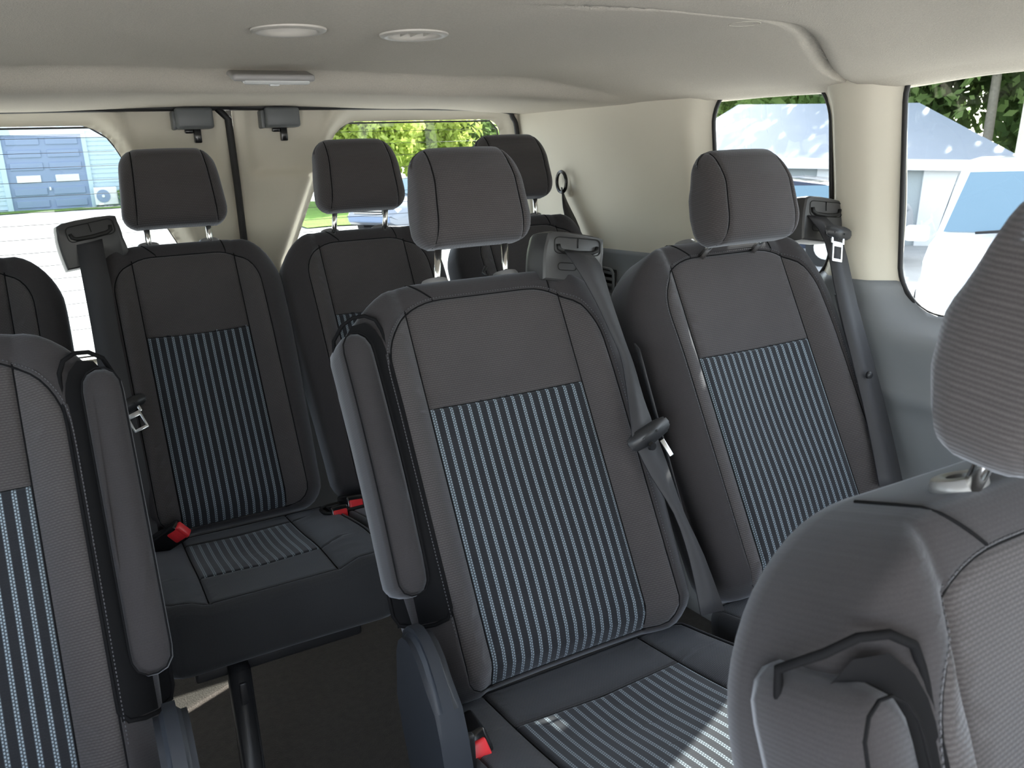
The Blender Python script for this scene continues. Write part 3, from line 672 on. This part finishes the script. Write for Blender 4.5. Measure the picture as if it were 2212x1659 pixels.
# --- rear doors: u = X, v = Z
YD = 2.352
def rsd(sx):
    def f(x, z):
        x = x*sx
        # trapezoid window: inner edge slants from .300 at z 1.34 to .135 at z .98
        xin = .305-.46*max(0, 1.35-z) if z > .98 else .135
        xin = max(xin, .135); cxw = (xin+.825)/2; return sdbox(x, z, cxw, 1.055, (.825-xin)/2, .296, .05)
    return f
def rh(sx):
    def f(x, z, s):
        ax = x*sx
        h = .045*sst(0, .05, s)
        h += .022*sst(.03, .055, ax)*(1-sst(.245, .275, ax+.35*(1.36-z)))*sst(1.20, 1.235, z)*(-1)   # sunk latch area
        h += .008*sst(.02, .05, ax)
        return h
    return f
for k_, sx in enumerate((1, -1)):
    us2 = np.arange(.007, .905, .0115)*sx; vs2 = np.concatenate([np.arange(.02, .70, .05), np.arange(.70, 1.41, .0115)])
    if sx < 0: us2 = us2[::-1]
    pl2 = lambda x, z, h: (x, YD+.045-h-.02*sst(1.1, 1.4, z), z)
    d_ = sheet('door_%d' % (k_+1), us2, vs2, [rsd(sx)], rh(sx), pl2, 'beige', band=lambda x, z: z > .73)
    sheet('lower_door_panel', us2, vs2, [rsd(sx)], lambda x, z, s: rh(sx)(x, z, s)+.004, pl2, 'grey', parent=d_, band=lambda x, z: z <= .745)
    # glass and defroster wires
    zs = np.linspace(.765, 1.347, 24); sd_ = rsd(sx)
    def edge(z, a, b_):   # bisect sdf zero between a (inside) and b (outside)
        for _ in range(24):
            m_ = (a+b_)/2
            if sd_(m_, z) < 0: a = m_
            else: b_ = m_
        return a
    b = BM(); Lp, Rp = [], []
    for z in zs:
        Lp.append((edge(z, sx*.5, sx*.10), z)); Rp.append((edge(z, sx*.6, sx*.87), z))
    yg = YD+.052
    f_ = [b.verts.new((p[0], yg-.02*sst(1.1, 1.4, p[1]), p[1])) for p in Lp+Rp[::-1]]; b.faces.new(f_)
    g_ = link('window_%d' % (6+k_), b, 'rglass', None, False); g_['kind'] = 'structure'
    b = BM(); tube(b, [(p[0], yg-.005-.02*sst(1.1, 1.4, p[1]), p[1]) for p in Lp+Rp[::-1]], .0026, 6, closed=True); link('window_gasket', b, 'rubber', g_)
    for z in np.arange(.84, 1.33, .0345):
        b = BM(); x0, x1 = edge(z, sx*.5, sx*.10), edge(z, sx*.6, sx*.87)
        tube(b, [(x0, yg-.003-.02*sst(1.1, 1.4, z), z), (x1, yg-.003-.02*sst(1.1, 1.4, z), z)], .0006, 4); link('defroster_wire', b, 'line', g_)
    # latch housing at the top of the door
    t = thing('door_latch_housing', 'dark grey latch housing at top of the %s rear door' % ('right-hand' if sx > 0 else 'left-hand'), 'latch housing', (sx*.132 if sx > 0 else -.092, YD-.03, 1.362), 0, 'rear door latches')
    b = BM(); box(b, (0, 0, 0), (.092, .06, .052), bev=.008, seg=3); box(b, (-.05*sx if sx > 0 else -.047, .01, -.004), (.012, .05, .046), bev=.004); link('housing', b, 'latch', t)
    b = BM(); box(b, (.008, .02, -.042), (.018, .02, .036), bev=.003); box(b, (-.012, .02, -.030), (.02, .016, .012), bev=.003); link('striker', b, 'gloss', t)
# gap seal and perimeter seal
b = BM(); tube(b, [(0, YD, .02), (0, YD-.005, .7), (0, YD-.014, 1.2), (-.004, YD-.024, 1.36), (-.03, YD-.028, 1.388)], .0095, 10); o = link('trim_1', b, 'rubber'); o['kind'] = 'structure'
b = BM(); box(b, (0, YD+.03, .72), (.04, .008, 1.44)); link('gap_light_block', b, 'rubber', o, False)  # added strip behind the door gap, blocks leaking daylight
b = BM()
for sx in (1, -1): tube(b, subd([(sx*0.0, YD-.03, 1.389), (sx*.5, YD-.03, 1.386), (sx*.80, YD-.03, 1.376), (sx*.845, YD-.032, 1.352), (sx*.858, YD-.034, 1.30), (sx*.868, YD-.034, 1.1), (sx*.870, YD-.034, .1)], 4), .008, 8)
o = link('trim_2', b, 'rubber'); o['kind'] = 'structure'
# rear jamb between side walls and doors, all dark
# --- headliner
def ceil_z(x, y):
    ax = abs(x)
    zc = 1.432 - .010*sst(.1, .5, ax)
    yc = 1.70+.10*sst(-.36, -.12, x)-.04*sst(.2, .8, x)
    zc -= .040*sst(yc-.01, yc+.075, y)
    edge = 1.362
    z = zc+(edge-zc)*sst(.52, .99, ax)
    g = .900 + .25*sst(.44, 1.0, ax) + .09*(1-sst(.08, .31, ax))
    z += .016*sst(.12, .32, ax)*math.exp(-((y-g)/.0085)**4)
    z -= .010*sst(.05, .3, ax)*sst(g-.25, g-.02, y)*(1-sst(g-.008, g+.002, y))
    z -= .006*sst(.05, .3, ax)*sst(g+.002, g+.01, y)*(1-sst(g+.05, g+.35, y))
    return z
us3 = np.unique(np.concatenate([np.arange(-1.04, 1.041, .02)])); vs3 = np.unique(np.concatenate([np.arange(-1.2, .75, .05), np.arange(.75, 1.2, .0045), np.arange(1.2, 2.345, .0125)]))
def cp(x, y, h):
    z = ceil_z(x, y); e = max(0, abs(x)-.93); return (x, y, z)
# edge roll towards the window heads
def ceil_z2(x, y):
    z = ceil_z(x, y); lim = tumble(y, 1.37)-.030; a = abs(x)
    if a > lim-.03: z -= .010*sst(lim-.03, lim+.02, a)
    return z
V1 = (-.100, 1.255); V2 = (.094, 1.258)
hh_ = [lambda x, y: math.hypot(x-V1[0], y-V1[1])-.043, lambda x, y: math.hypot(x-V2[0], y-V2[1])-.043]
ce = sheet('ceiling', us3, vs3, hh_, lambda u, v, s: 0, lambda x, y, h: (x, y, ceil_z2(x, y)), 'head', solid=.003)
# outer skins that keep daylight out: roof, corners
b = BM(); box(b, (0, .57, 1.50), (2.14, 3.6, .02)); o = link('roof_skin', b, 'paint', None, False); o.name = 'ceiling_outer_skin'; o['kind'] = 'structure'
for sx in (1, -1):
    b = BM(); box(b, (sx*1.055, .57, 1.45), (.02, 3.6, .12)); o = link('trim_3', b, 'paint', None, False); o['kind'] = 'structure'
    b = BM(); prism(b, [(sx*.90, YD+.06), (sx*.93, YD+.06), (sx*.97, YD-.10), (sx*.94, YD-.10)], 'Z', 0, 1.5); o = link('trim_4', b, 'beige', None, False); o['kind'] = 'structure'
b = BM(); box(b, (0, YD+.05, 1.45), (1.9, .05, .12)); o = link('trim_5', b, 'paint', None, False); o['kind'] = 'structure'
b = BM(); box(b, (0, -1.22, .40), (2.1, .05, .80), bev=.01); box(b, (0, -1.10, .74), (2.0, .30, .16), bev=.03)
o = link('wall_front', b, 'grey', None, False); o['kind'] = 'structure'
b = BM(); box(b, (0, -1.22, 1.40), (2.1, .05, .22), bev=.01); link('windscreen_header', b, 'head', o, False)
b = BM(); box(b, (0, .57, -.01), (2.08, 3.65, .02)); o = link('floor', b, 'carpet', None, False); o['kind'] = 'structure'
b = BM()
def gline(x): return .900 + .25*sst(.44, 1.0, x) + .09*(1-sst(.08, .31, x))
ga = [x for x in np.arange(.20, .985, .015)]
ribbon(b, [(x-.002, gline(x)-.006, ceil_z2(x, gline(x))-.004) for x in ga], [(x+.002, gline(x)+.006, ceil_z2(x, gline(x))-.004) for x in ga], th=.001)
link('groove_shade_strip', b, 'groove_shade', ce)  # added strip; its dark brown stands in for shade inside the groove
# round indents in headliner
b = BM(); tube(b, [(.475+.022*math.cos(a), .945+.022*math.sin(a), ceil_z2(.475+.022*math.cos(a), .945+.022*math.sin(a))-.001) for a in np.linspace(0, 2*math.pi, 24, endpoint=False)], .0012, 5, closed=True)
link('fastener_cap', b, 'head', ce)
# ceiling vents
for i, (V, op) in enumerate(((V1, 0), (V2, 1))):
    z0 = ceil_z2(*V)
    t = thing('ceiling_vent', ['round beige ceiling vent with closed slanted blades, the left one', 'round beige ceiling vent with open bright blades, the right one'][i], 'vent', (V[0], V[1], z0), 0, 'round ceiling vents')
    b = BM(); n = 48; prof = [(.054, .001), (.053, -.004), (.047, -.0065), (.041, -.005), (.037, .000), (.036, .012), (.040, .013)]
    rows = [[b.verts.new((r*math.cos(a), r*math.sin(a), z)) for a in np.linspace(0, 2*math.pi, n, endpoint=False)] for r, z in prof]
    for A, B_ in zip(rows[:-1], rows[1:]):
        for k_ in range(n): b.faces.new((A[k_], A[(k_+1) % n], B_[(k_+1) % n], B_[k_]))
    link('vent_ring', b, 'vent', t)
    for j in range(4):
        b = BM(); x = (j-1.5)*.0175; L_ = 2*math.sqrt(.036**2-x*x)*.97
        box(b, (x, 0, .006), (.0018 if op else .0165, L_, .014 if op else .0015), rot=None); o = link('vent_blade', b, 'vent', t, False); o.rotation_euler = (0, 0, -.5 if not op else .0)
    b = BM(); bmesh.ops.create_circle(b, cap_ends=True, segments=32, radius=.04, matrix=Matrix.Translation((0, 0, .018))); link('vent_duct', b, 'lamph' if op else 'slot', t)
# reading lamp at the crease
t = thing('ceiling_lamp', 'grey rectangular lamp recessed in the ceiling crease below the round vents', 'lamp', (-.008, 1.785, 1.412), 0)
b = BM(); box(b, (0, 0, .006), (.165, .070, .014), rot=RX(.25), bev=.006, seg=3); link('lamp_housing', b, 'lamph', t)
b = BM(); box(b, (.005, -.010, -.004), (.135, .044, .012), rot=RX(.25), bev=.006, seg=3); link('lamp_lens', b, 'lampg', t)
b = BM(); box(b, (0, -.02, -.012), (.020, .012, .008), bev=.002); link('lamp_switch', b, 'white', t)
# side air outlet in lower right trim
t = thing('side_air_vent', 'slatted grey air vent low on the right wall between the middle seats', 'vent', (.896, 1.905, .845), 0)
b = BM(); tube(b, [(0, p[0], p[1]) for p in rrect(.045, .16, .018, 5, cz=-.08)], .004, 8, closed=True); link('vent_frame', b, 'grey', t)
b = BM(); box(b, (.01, 0, 0), (.004, .086, .155)); link('vent_backing', b, 'slot', t)
for k_ in range(9):
    b = BM(); box(b, (.002, 0, -.068+k_*.017), (.012, .084, .008), rot=RY(.4), bev=.002); link('slat', b, 'grey', t)
# shoulder belt of the corner seat hanging from the wall
t = thing('shoulder_belt', 'black shoulder belt hanging from a loop on the beige wall behind the corner headrest', 'seat belt', (.889, 2.10, 1.17))
b = BM(); box(b, (.02, .01, .0), (.02, .06, .11), bev=.009, seg=3); link('belt_anchor_cover', b, 'beige', t)
b = BM(); tube(b, [(-.008+.0*math.cos(a), .026*math.cos(a), .03*math.sin(a)-.01) for a in np.linspace(0, 2*math.pi, 20, endpoint=False)], .005, 8, closed=True); link('belt_loop', b, 'gloss', t)
q0 = Vector((.875, 2.09, 1.17))
A_ = [(.856, 2.07, 1.145), (.846, 2.05, 1.09), (.836, 2.01, 1.03), (.825, 1.97, .95), (.81, 1.93, .86)]; B_ = [(.872, 2.10, 1.145), (.880, 2.08, 1.10), (.888, 2.03, 1.03), (.888, 1.99, .95), (.885, 1.95, .86)]
b = BM(); ribbon(b, [p-q0 for p in subd(A_, 3)], [p-q0 for p in subd(B_, 3)]); link('belt_webbing', b, 'belt', t)
# left-over trim block seen low through the gap at left
# ------------------------------------------------------------------ outside
b = BM(); gs = bmesh.ops.create_grid(b, x_segments=60, y_segments=60, size=70)
for v in b.verts:
    x, y = v.co.x, v.co.y
    v.co.z = -.78 + .55*sst(4, 34, y)*(1-sst(6, 14, x)) - .0*x
o = link('ground', b, 'gravel'); o['kind'] = 'structure'; o.name = 'ground'
def gz(x, y): return -.78 + .55*sst(4, 34, y)*(1-sst(6, 14, x))
b = BM(); pts = []
for (x0, x1, y0, y1) in ((-8, 4.6, 34.0, 35.8), (5.0, 22, 21, 32)):
    n1, n2 = 24, 12; rows = [[b.verts.new((x0+(x1-x0)*i/n1, y0+(y1-y0)*j/n2+.15*math.sin(i*1.7), gz(x0+(x1-x0)*i/n1, y0+(y1-y0)*j/n2)+.03)) for j in range(n2+1)] for i in range(n1+1)]
    for i in range(n1):
        for j in range(n2): b.faces.new((rows[i][j], rows[i+1][j], rows[i+1][j+1], rows[i][j+1]))
o = link('grass_strip', b, 'grass'); tag(o, 'strips of bright green grass at the garage foot and under the hedge', 'grass'); o['kind'] = 'stuff'
# garage
GY = 36.0; zg = -.23
t = thing('garage', 'blue grey clapboard garage with sectional door seen through the left rear window', 'building', (0, GY, zg))
b = BM(); box(b, (-2.5, 3.0, 1.9), (10.0, 5.9, 3.8)); link('wall', b, 'siding', t, False)
k_ = 0; z = .08
while z < 3.75:
    for (xa, xb) in ((-5.5, -2.12), (.78, 2.45)):
        b = BM(); prism(b, [(-.045, z), (-.012, z+.17), (.05, z+.17), (.05, z)], 'X', xa, xb); link('siding_board', b, 'siding', t, False)
    z += .17
for xa, xb, za, zb in ((-2.16, -1.98, 0, 2.75), (.64, .80, 0, 2.75), (-2.16, .80, 2.72, 2.92)):
    b = BM(); box(b, ((xa+xb)/2, -.05, (za+zb)/2), (xb-xa, .12, zb-za), bev=.01); link('door_trim', b, 'siding', t, False)
b = BM(); box(b, (1.95, -.05, 1.6), (.12, .08, 3.2)); link('downpipe', b, 'siding', t, False)
b = BM(); box(b, (-.67, .02, 1.36), (2.64, .06, 2.72)); dr = link('garage_door', b, 'gdoor', t, False)
for r_ in range(6):
    for c_ in range(2):
        b = BM(); cx_ = -.67+(c_-.5)*1.28; cz_ = .24+r_*.452
        if r_ == 3 - 0 and False: continue
        if r_ == 2:
            box(b, (cx_, -.035, cz_), (.80, .03, .27), bev=.02); link('door_window', b, 'wglass', dr, False)
        else:
            box(b, (cx_, -.03, cz_), (1.08, .05, .27), bev=.02); link('raised_panel', b, 'gdoor', dr, False)
b = BM(); box(b, (-.67, -.07, .78), (.06, .06, .12), bev=.01); link('door_handle', b, 'white', dr, False)
t = thing('heat_pump_unit', 'white outdoor heat pump box with round fan beside the garage door', 'heat pump', (1.16, GY-.35, zg+.06))
b = BM(); box(b, (0, 0, .36), (.80, .32, .66), bev=.03); link('cabinet', b, 'white', t, False)
b = BM(); bmesh.ops.create_cone(b, cap_ends=True, segments=28, radius1=.24, radius2=.24, depth=.03, matrix=Matrix.Translation((-.10, -.17, .36)) @ Matrix.Rotation(math.pi/2, 4, 'X')); fg = link('fan_grille', b, 'gdoor', t, False)
b = BM(); bmesh.ops.create_cone(b, cap_ends=True, segments=16, radius1=.06, radius2=.05, depth=.05, matrix=Matrix.Translation((-.10, -.19, .36)) @ Matrix.Rotation(math.pi/2, 4, 'X')); link('fan_hub', b, 'white', fg, False)
b = BM()
for i in range(40):
    n0 = len(b.verts); r_ = bmesh.ops.create_icosphere(b, subdivisions=1, radius=.06+.05*random.random())
    for v in r_['verts']: v.co = Vector((v.co.x+.3+i*.045, v.co.y+GY-.75+.16*math.sin(i*2.3), v.co.z*.6+zg))
o = link('stones', b, 'stone', None, False); tag(o, 'row of pale stones at the foot of the garage below the heat pump', 'stones'); o['kind'] = 'stuff'

# shed on the right
def D(u, v=None): return u
S0 = Vector((10.89, 14.0)); S1 = Vector((14.97, 9.32)); dS = (S1-S0).normalized(); nS = Vector((dS.y, -dS.x)) if Vector((dS.y, -dS.x)).dot(Vector((-1, 0))) > 0 else Vector((-dS.y, dS.x))
LS = (S1-S0).length
t = thing('shed', 'grey shed with pale hipped roof seen through the side windows', 'building', (S0.x, S0.y, -.98), math.atan2(dS.y, dS.x))
t.rotation_euler = (0, math.radians(2.4), math.atan2(dS.y, dS.x))
sgn = 1 if (Matrix.Rotation(math.atan2(dS.y, dS.x), 2) @ Vector((0, 1))).dot(nS) > 0 else -1    # local +y*sgn faces the van
b = BM(); box(b, (LS/2, -sgn*3.05, .6), (LS, 6.1, 2.75)); link('wall', b, 'shedw', t, False)
e0, e1 = -sgn*-.30, -sgn*6.4; zr = 3.16
b = BM(); A_ = [(-.35, e0, 1.98), (LS+.35, e0, 1.98), (LS+.35, e1, 1.98), (-.35, e1, 1.98)]; Rg = [(1.0, (e0+e1)/2, zr), (LS-1.35, (e0+e1)/2, zr)]
va = [b.verts.new(p) for p in A_]; vr = [b.verts.new(p) for p in Rg]
b.faces.new((va[0], va[1], vr[1], vr[0])); b.faces.new((va[1], va[2], vr[1])); b.faces.new((va[2], va[3], vr[0], vr[1])); b.faces.new((va[3], va[0], vr[0])); b.faces.new(va)
link('roof', b, 'roofm', t, False)
b = BM(); box(b, (LS/2, e0, 1.93), (LS+.8, .06, .20)); link('fascia', b, 'white', t, False)
for a, wd in ((3.6, 1.35), (5.17, .68)):
    b = BM(); box(b, (a, sgn*.03, .92), (wd, .08, 1.84), bev=.01); dd = link('shed_door', b, 'white', t, False)
    b = BM(); box(b, (a, sgn*.06, 1.86), (wd+.2, .06, .06)); link('door_header', b, 'shedw', dd, False)
t = thing('wall_lamp', 'small dark lamp on a bracket at the far corner of the shed', 'lamp', (10.85, 12.5, 1.06))
b = BM(); bmesh.ops.create_cone(b, cap_ends=True, segments=14, radius1=.12, radius2=.05, depth=.09); link('lamp_shade', b, 'gdoor', t)
b = BM(); tube(b, [(0, 0, .03), (.05, .05, .10), (.25, .3, .05), (.35, .5, -.2)], .02, 6); link('bracket', b, 'gdoor', t)

t = thing('utility_pole', 'weathered wooden utility pole beside the shed at the right edge', 'pole', (9.95, 5.92, -.8))
b = BM(); tube(b, [(-.1, .05, 0), (0, 0, 2), (.22, -.12, 8)], [.20, .19, .15], 16); link('pole_shaft', b, 'wood', t)
b = BM(); tube(b, [(-.28, .0, 0), (-.2, -.05, 2), (0, -.17, 7)], .012, 5); link('ground_wire', b, 'white', t)

# ---- cars
def car(name, label, loc, rz, m, kind='suv', group=None):
    t = thing(name, label, 'car', loc, rz, group)
    # local: x forward (nose +x), y left, z up from ground
    if kind == 'suv':
        St = [(-2.2, .45, .95, .80), (-2.15, .35, 1.05, .92), (-1.2, .32, 1.08, .95), (.7, .32, 1.10, .95), (1.0, .32, 1.12, .94), (1.7, .34, 1.06, .93), (2.15, .38, .98, .88), (2.35, .42, .86, .78), (2.40, .5, .75, .72)]
        cab = [(-2.05, 1.03), (-1.85, 1.62), (-1.2, 1.74), (.1, 1.75), (.45, 1.68), (1.12, 1.10)]; wt = .72
    else:
        St = [(-2.3, .45, .85, .75), (-2.2, .35, .95, .88), (-1.2, .30, .98, .92), (.7, .30, .95, .92), (1.0, .30, .95, .91), (1.7, .32, .88, .88), (2.15, .36, .78, .82), (2.3, .45, .66, .72)]
        cab = [(-1.9, .96), (-1.2, 1.36), (-.5, 1.44), (.1, 1.43), (.4, 1.36), (1.15, .93)]; wt = .62
    b = BM(); rows = []
    for x, z0, z1, hw in St:
        rr = .10; P = [(-hw+.05, z0), (-hw, z0+.12), (-hw-.0, (z0+z1)/2), (-hw+.03, z1-.10), (-hw+.12, z1-.015), (-hw*.4, z1+.02), (hw*.4, z1+.02), (hw-.12, z1-.015), (hw-.03, z1-.10), (hw, (z0+z1)/2), (hw, z0+.12), (hw-.05, z0)]
        rows.append([b.verts.new((x, p[0], p[1])) for p in P])
    for A, B_ in zip(rows[:-1], rows[1:]):
        for i in range(12): b.faces.new((A[i], A[(i+1) % 12], B_[(i+1) % 12], B_[i]))
    b.faces.new(rows[0]); b.faces.new(rows[-1][::-1])
    body = link('body', b, m, t)
    b = BM(); rows = []
    zb, zt = cab[0][1], max(c[1] for c in cab)
    for x, z in cab:
        f_ = (z-zb)/(zt-zb); hw = .88*(1-f_)+wt*f_
        rows.append([b.verts.new((x, -.88, min(z, zb)-.04)), b.verts.new((x, -hw, z-.03)), b.verts.new((x, -hw+.10, z)), b.verts.new((x, hw-.10, z)), b.verts.new((x, hw, z-.03)), b.verts.new((x, .88, min(z, zb)-.04))])
    for A, B_ in zip(rows[:-1], rows[1:]):
        for i in range(5): b.faces.new((A[i], A[i+1], B_[i+1], B_[i]))
    b.faces.new(rows[0]); b.faces.new(rows[-1][::-1])
    link('cabin', b, m, t)
    (xa, za), (xb_, zb_) = cab[-2], cab[-1]; nx, nz = (za-zb_), (xb_-xa); L_ = math.hypot(nx, nz); nx, nz = nx/L_*.012, nz/L_*.012
    def wpt(f_, y): return (xa+(xb_-xa)*f_+nx, y, za+(zb_-za)*f_+nz)
    b = BM(); q = [b.verts.new(wpt(.08, -wt+.06)), b.verts.new(wpt(.08, wt-.06)), b.verts.new(wpt(.93, .80)), b.verts.new(wpt(.93, -.80))]; b.faces.new(q); ws = link('windshield', b, 'cglass', t, False)
    b = BM(); q = wpt(.1, 0); box(b, (q[0]-.05, 0, q[2]-.10), (.03, .26, .08), bev=.01); link('rearview_mirror', b, 'gdoor', ws, False)
    for s_ in (-1, 1):
        b = BM(); tube(b, [Vector(wpt(.97, s_*.55))+Vector((.02, 0, .02)), Vector(wpt(.90, s_*.05))+Vector((.02, 0, .02))], .012, 6); link('wiper', b, 'rubber', t)
        for (x0, x1) in (((-1.7, -.75), (-.68, .15), (.2, .72)) if kind == 'suv' else ((-1.35, -.5), (-.43, .3), (.36, .8))):
            zt0, zb0 = zt-.12, zb+.04
            def yy(z): f_ = (z-zb)/(zt-zb); return s_*((.88*(1-f_)+wt*f_)+.012)
            b = BM(); xs = min(x1, .45 if x1 > .5 else x1)
            q = [b.verts.new((x0, yy(zb0), zb0)), b.verts.new((x1, yy(zb0), zb0)), b.verts.new((xs-.02, yy(zt0), zt0)), b.verts.new((x0+.05, yy(zt0), zt0))]; b.faces.new(q); link('side_window', b, 'cglass', t, False)
        b = BM(); box(b, (.95, s_*1.02, 1.12 if kind == 'suv' else .98), (.12, .20, .14), bev=.03, seg=3); link('wing_mirror', b, m, t)
        fx = St[-2][0]; b = BM(); box(b, (fx-.06, s_*.66, St[-2][2]-.10), (.16, .28, .13), bev=.03, seg=3); link('headlight', b, 'lampg', t)
        for wx in (-1.35, 1.45):
            b = BM(); bmesh.ops.create_cone(b, cap_ends=True, segments=28, radius1=.34, radius2=.34, depth=.22, matrix=Matrix.Translation((wx, s_*.84, .34)) @ Matrix.Rotation(math.pi/2, 4, 'X')); wh = link('wheel', b, 'tyre', t, False)
            b = BM(); bmesh.ops.create_cone(b, cap_ends=True, segments=20, radius1=.2, radius2=.18, depth=.03, matrix=Matrix.Translation((wx, s_*.955, .34)) @ Matrix.Rotation(math.pi/2, 4, 'X')); link('hub_cap', b, 'steel', wh, False)
    fx = St[-1][0]; b = BM(); box(b, (fx-.005, 0, .70), (.05, .95, .17), bev=.02); gr = link('grille', b, 'rubber', t, False)
    for k2 in range(3):
        b = BM(); box(b, (fx+.025, 0, .645+k2*.055), (.01, .92, .018)); link('grille_bar', b, 'steel', gr, False)
    b = BM(); box(b, (fx-.02, 0, .50), (.08, 1.35, .14), bev=.03); link('front_bumper', b, 'gdoor', t, False)
    return t
car('parked_car', 'white car facing the van, filling the large side window', (7.80, 4.5, -.72), math.radians(180+31), 'carw', 'suv')
car('parked_car', 'dark car in front of the shed seen through the narrow side window', (10.8, 11.0, -.78), math.radians(115), 'card', 'sedan')
car('parked_car', 'silver car seen low through the right rear window', (7.8, 19.2, -.62), math.radians(205), 'carb', 'sedan')

# ---- trees
def leaves(n, cen, rad, size, lumps=9):
    """random leaf quads gathered in lumps of an ellipsoid crown"""
    c = np.random.normal(size=(lumps, 3)); c /= np.linalg.norm(c, axis=1)[:, None]; c *= np.random.rand(lumps, 1)**.4*.72
    idx = np.random.randint(0, lumps, n); p = np.random.normal(size=(n, 3)); p /= np.linalg.norm(p, axis=1)[:, None]; p *= (np.random.rand(n, 1)**.45)*.46
    P = (c[idx]+p)*np.array(rad)+np.array(cen)
    a = np.random.normal(size=(n, 3)); a /= np.linalg.norm(a, axis=1)[:, None]; b_ = np.cross(a, np.random.normal(size=(n, 3))); b_ /= np.linalg.norm(b_, axis=1)[:, None]
    s = size*(.6+.8*np.random.rand(n, 1))
    V = np.stack([P-a*s, P+b_*s*.5, P+a*s, P-b_*s*.5], 1).reshape(-1, 3)
    me = bpy.data.meshes.new('foliage'); me.vertices.add(4*n); me.vertices.foreach_set('co', V.ravel()); me.loops.add(4*n); me.loops.foreach_set('vertex_index', np.arange(4*n, dtype=np.int32))
    me.polygons.add(n); me.polygons.foreach_set('loop_start', np.arange(0, 4*n, 4, dtype=np.int32)); me.update(); me.validate(); return me
def tree(name, label, x, y, h, r, m, n=5000, size=.16, trunk=.16, low=.25, group=None, z=None, lean=0):
    z = gz(x, y) if z is None else z
    t = thing(name, label, 'tree', (x, y, z), 0, group)
    b = BM(); pts = [(0, 0, -.1), (.08*h*.1+lean*.3, .0, h*.3), (lean*.7, .1, h*.6), (lean, 0, h*.88)]
    tube(b, subd(pts, 3), [trunk*(1-.08*i) for i in range(10)], 9)
    for k2 in range(6):
        a = random.random()*6.28; z0 = h*(.3+.09*k2); L_ = r*.75
        tube(b, [(lean*z0/h, 0, z0), (lean*z0/h+math.cos(a)*L_*.5, math.sin(a)*L_*.5, z0+h*.10), (lean*z0/h+math.cos(a)*L_, math.sin(a)*L_, z0+h*.22)], [trunk*.45, trunk*.3, trunk*.12], 6)
    link('trunk', b, 'bark', t)
    o = linkme('foliage', leaves(n, (lean*.7, 0, h*(low+(1-low)/2)), (r, r, h*(1-low)/2), size, 14), m, t, False); o['kind'] = 'stuff'
    return t
# hedge of trees behind the rear right window
for i, (x, y, h, r, m, lab) in enumerate([(8.6, 27.5, 5.2, 2.4, 'leafy', 'bright yellow green tree at the left side of the right rear window'), (11.0, 33, 6.5, 3.2, 'leafg', 'mid green tree standing behind the yellow green one, right rear window'),
        (12.0, 29.5, 5.6, 2.6, 'leafy', 'sunlit green tree in the centre of the right rear window'), (15.2, 31, 6.2, 3.0, 'leafg', 'green tree at the right side of the right rear window'), (6.0, 38, 7, 3.0, 'leafg', 'green tree beyond the garage corner')]):
    tree('tree', lab, x, y, h, r, m, 6500, .15, low=.06)
tree('bush', 'small green bush at the foot of the heat pump', 2.05, GY-.7, .85, .55, 'leafg', 900, .07, .03, .05)
# woods behind the shed
wd = [(24, 22, 8.5, 3.2), (23.5, 18.6, 10.0, 2.8), (19.7, 16.3, 11.0, 2.5), (21.2, 13.7, 12, 2.8), (25.0, 13.8, 9.0, 3.0), (17.5, 6.6, 7.0, 1.9), (26.5, 12, 12, 4.4), (28.5, 17.2, 12, 4.6), (23.5, 6.0, 11, 4.0), (29, 26, 12, 5.0), (27, 30, 11, 5.0)]
lw = ['behind the far end of the shed roof', 'behind the shed ridge, left of the bare pale trunk', 'with pale trunk rising over the shed roof', 'above the hip end of the shed roof', 'filling the gap between shed and utility pole', 'low beside the pole at the shed end', 'tall in the second row over the shed hip', 'in the last row, right of the shed ridge', 'tall behind the utility pole', 'tall beyond the far shed end', 'farthest tree past the shed']
for i, (x, y, h, r) in enumerate(wd):
    tree('tree', 'dark green leafy tree '+lw[i], x, y, h, r, 'leafd' if i % 3 else 'leafg', (3200 if i in (2, 3) else 12000), (.17 if i in (2, 3) else .21), .15, low=.03, z=-.9, lean=random.uniform(-.8, .8))
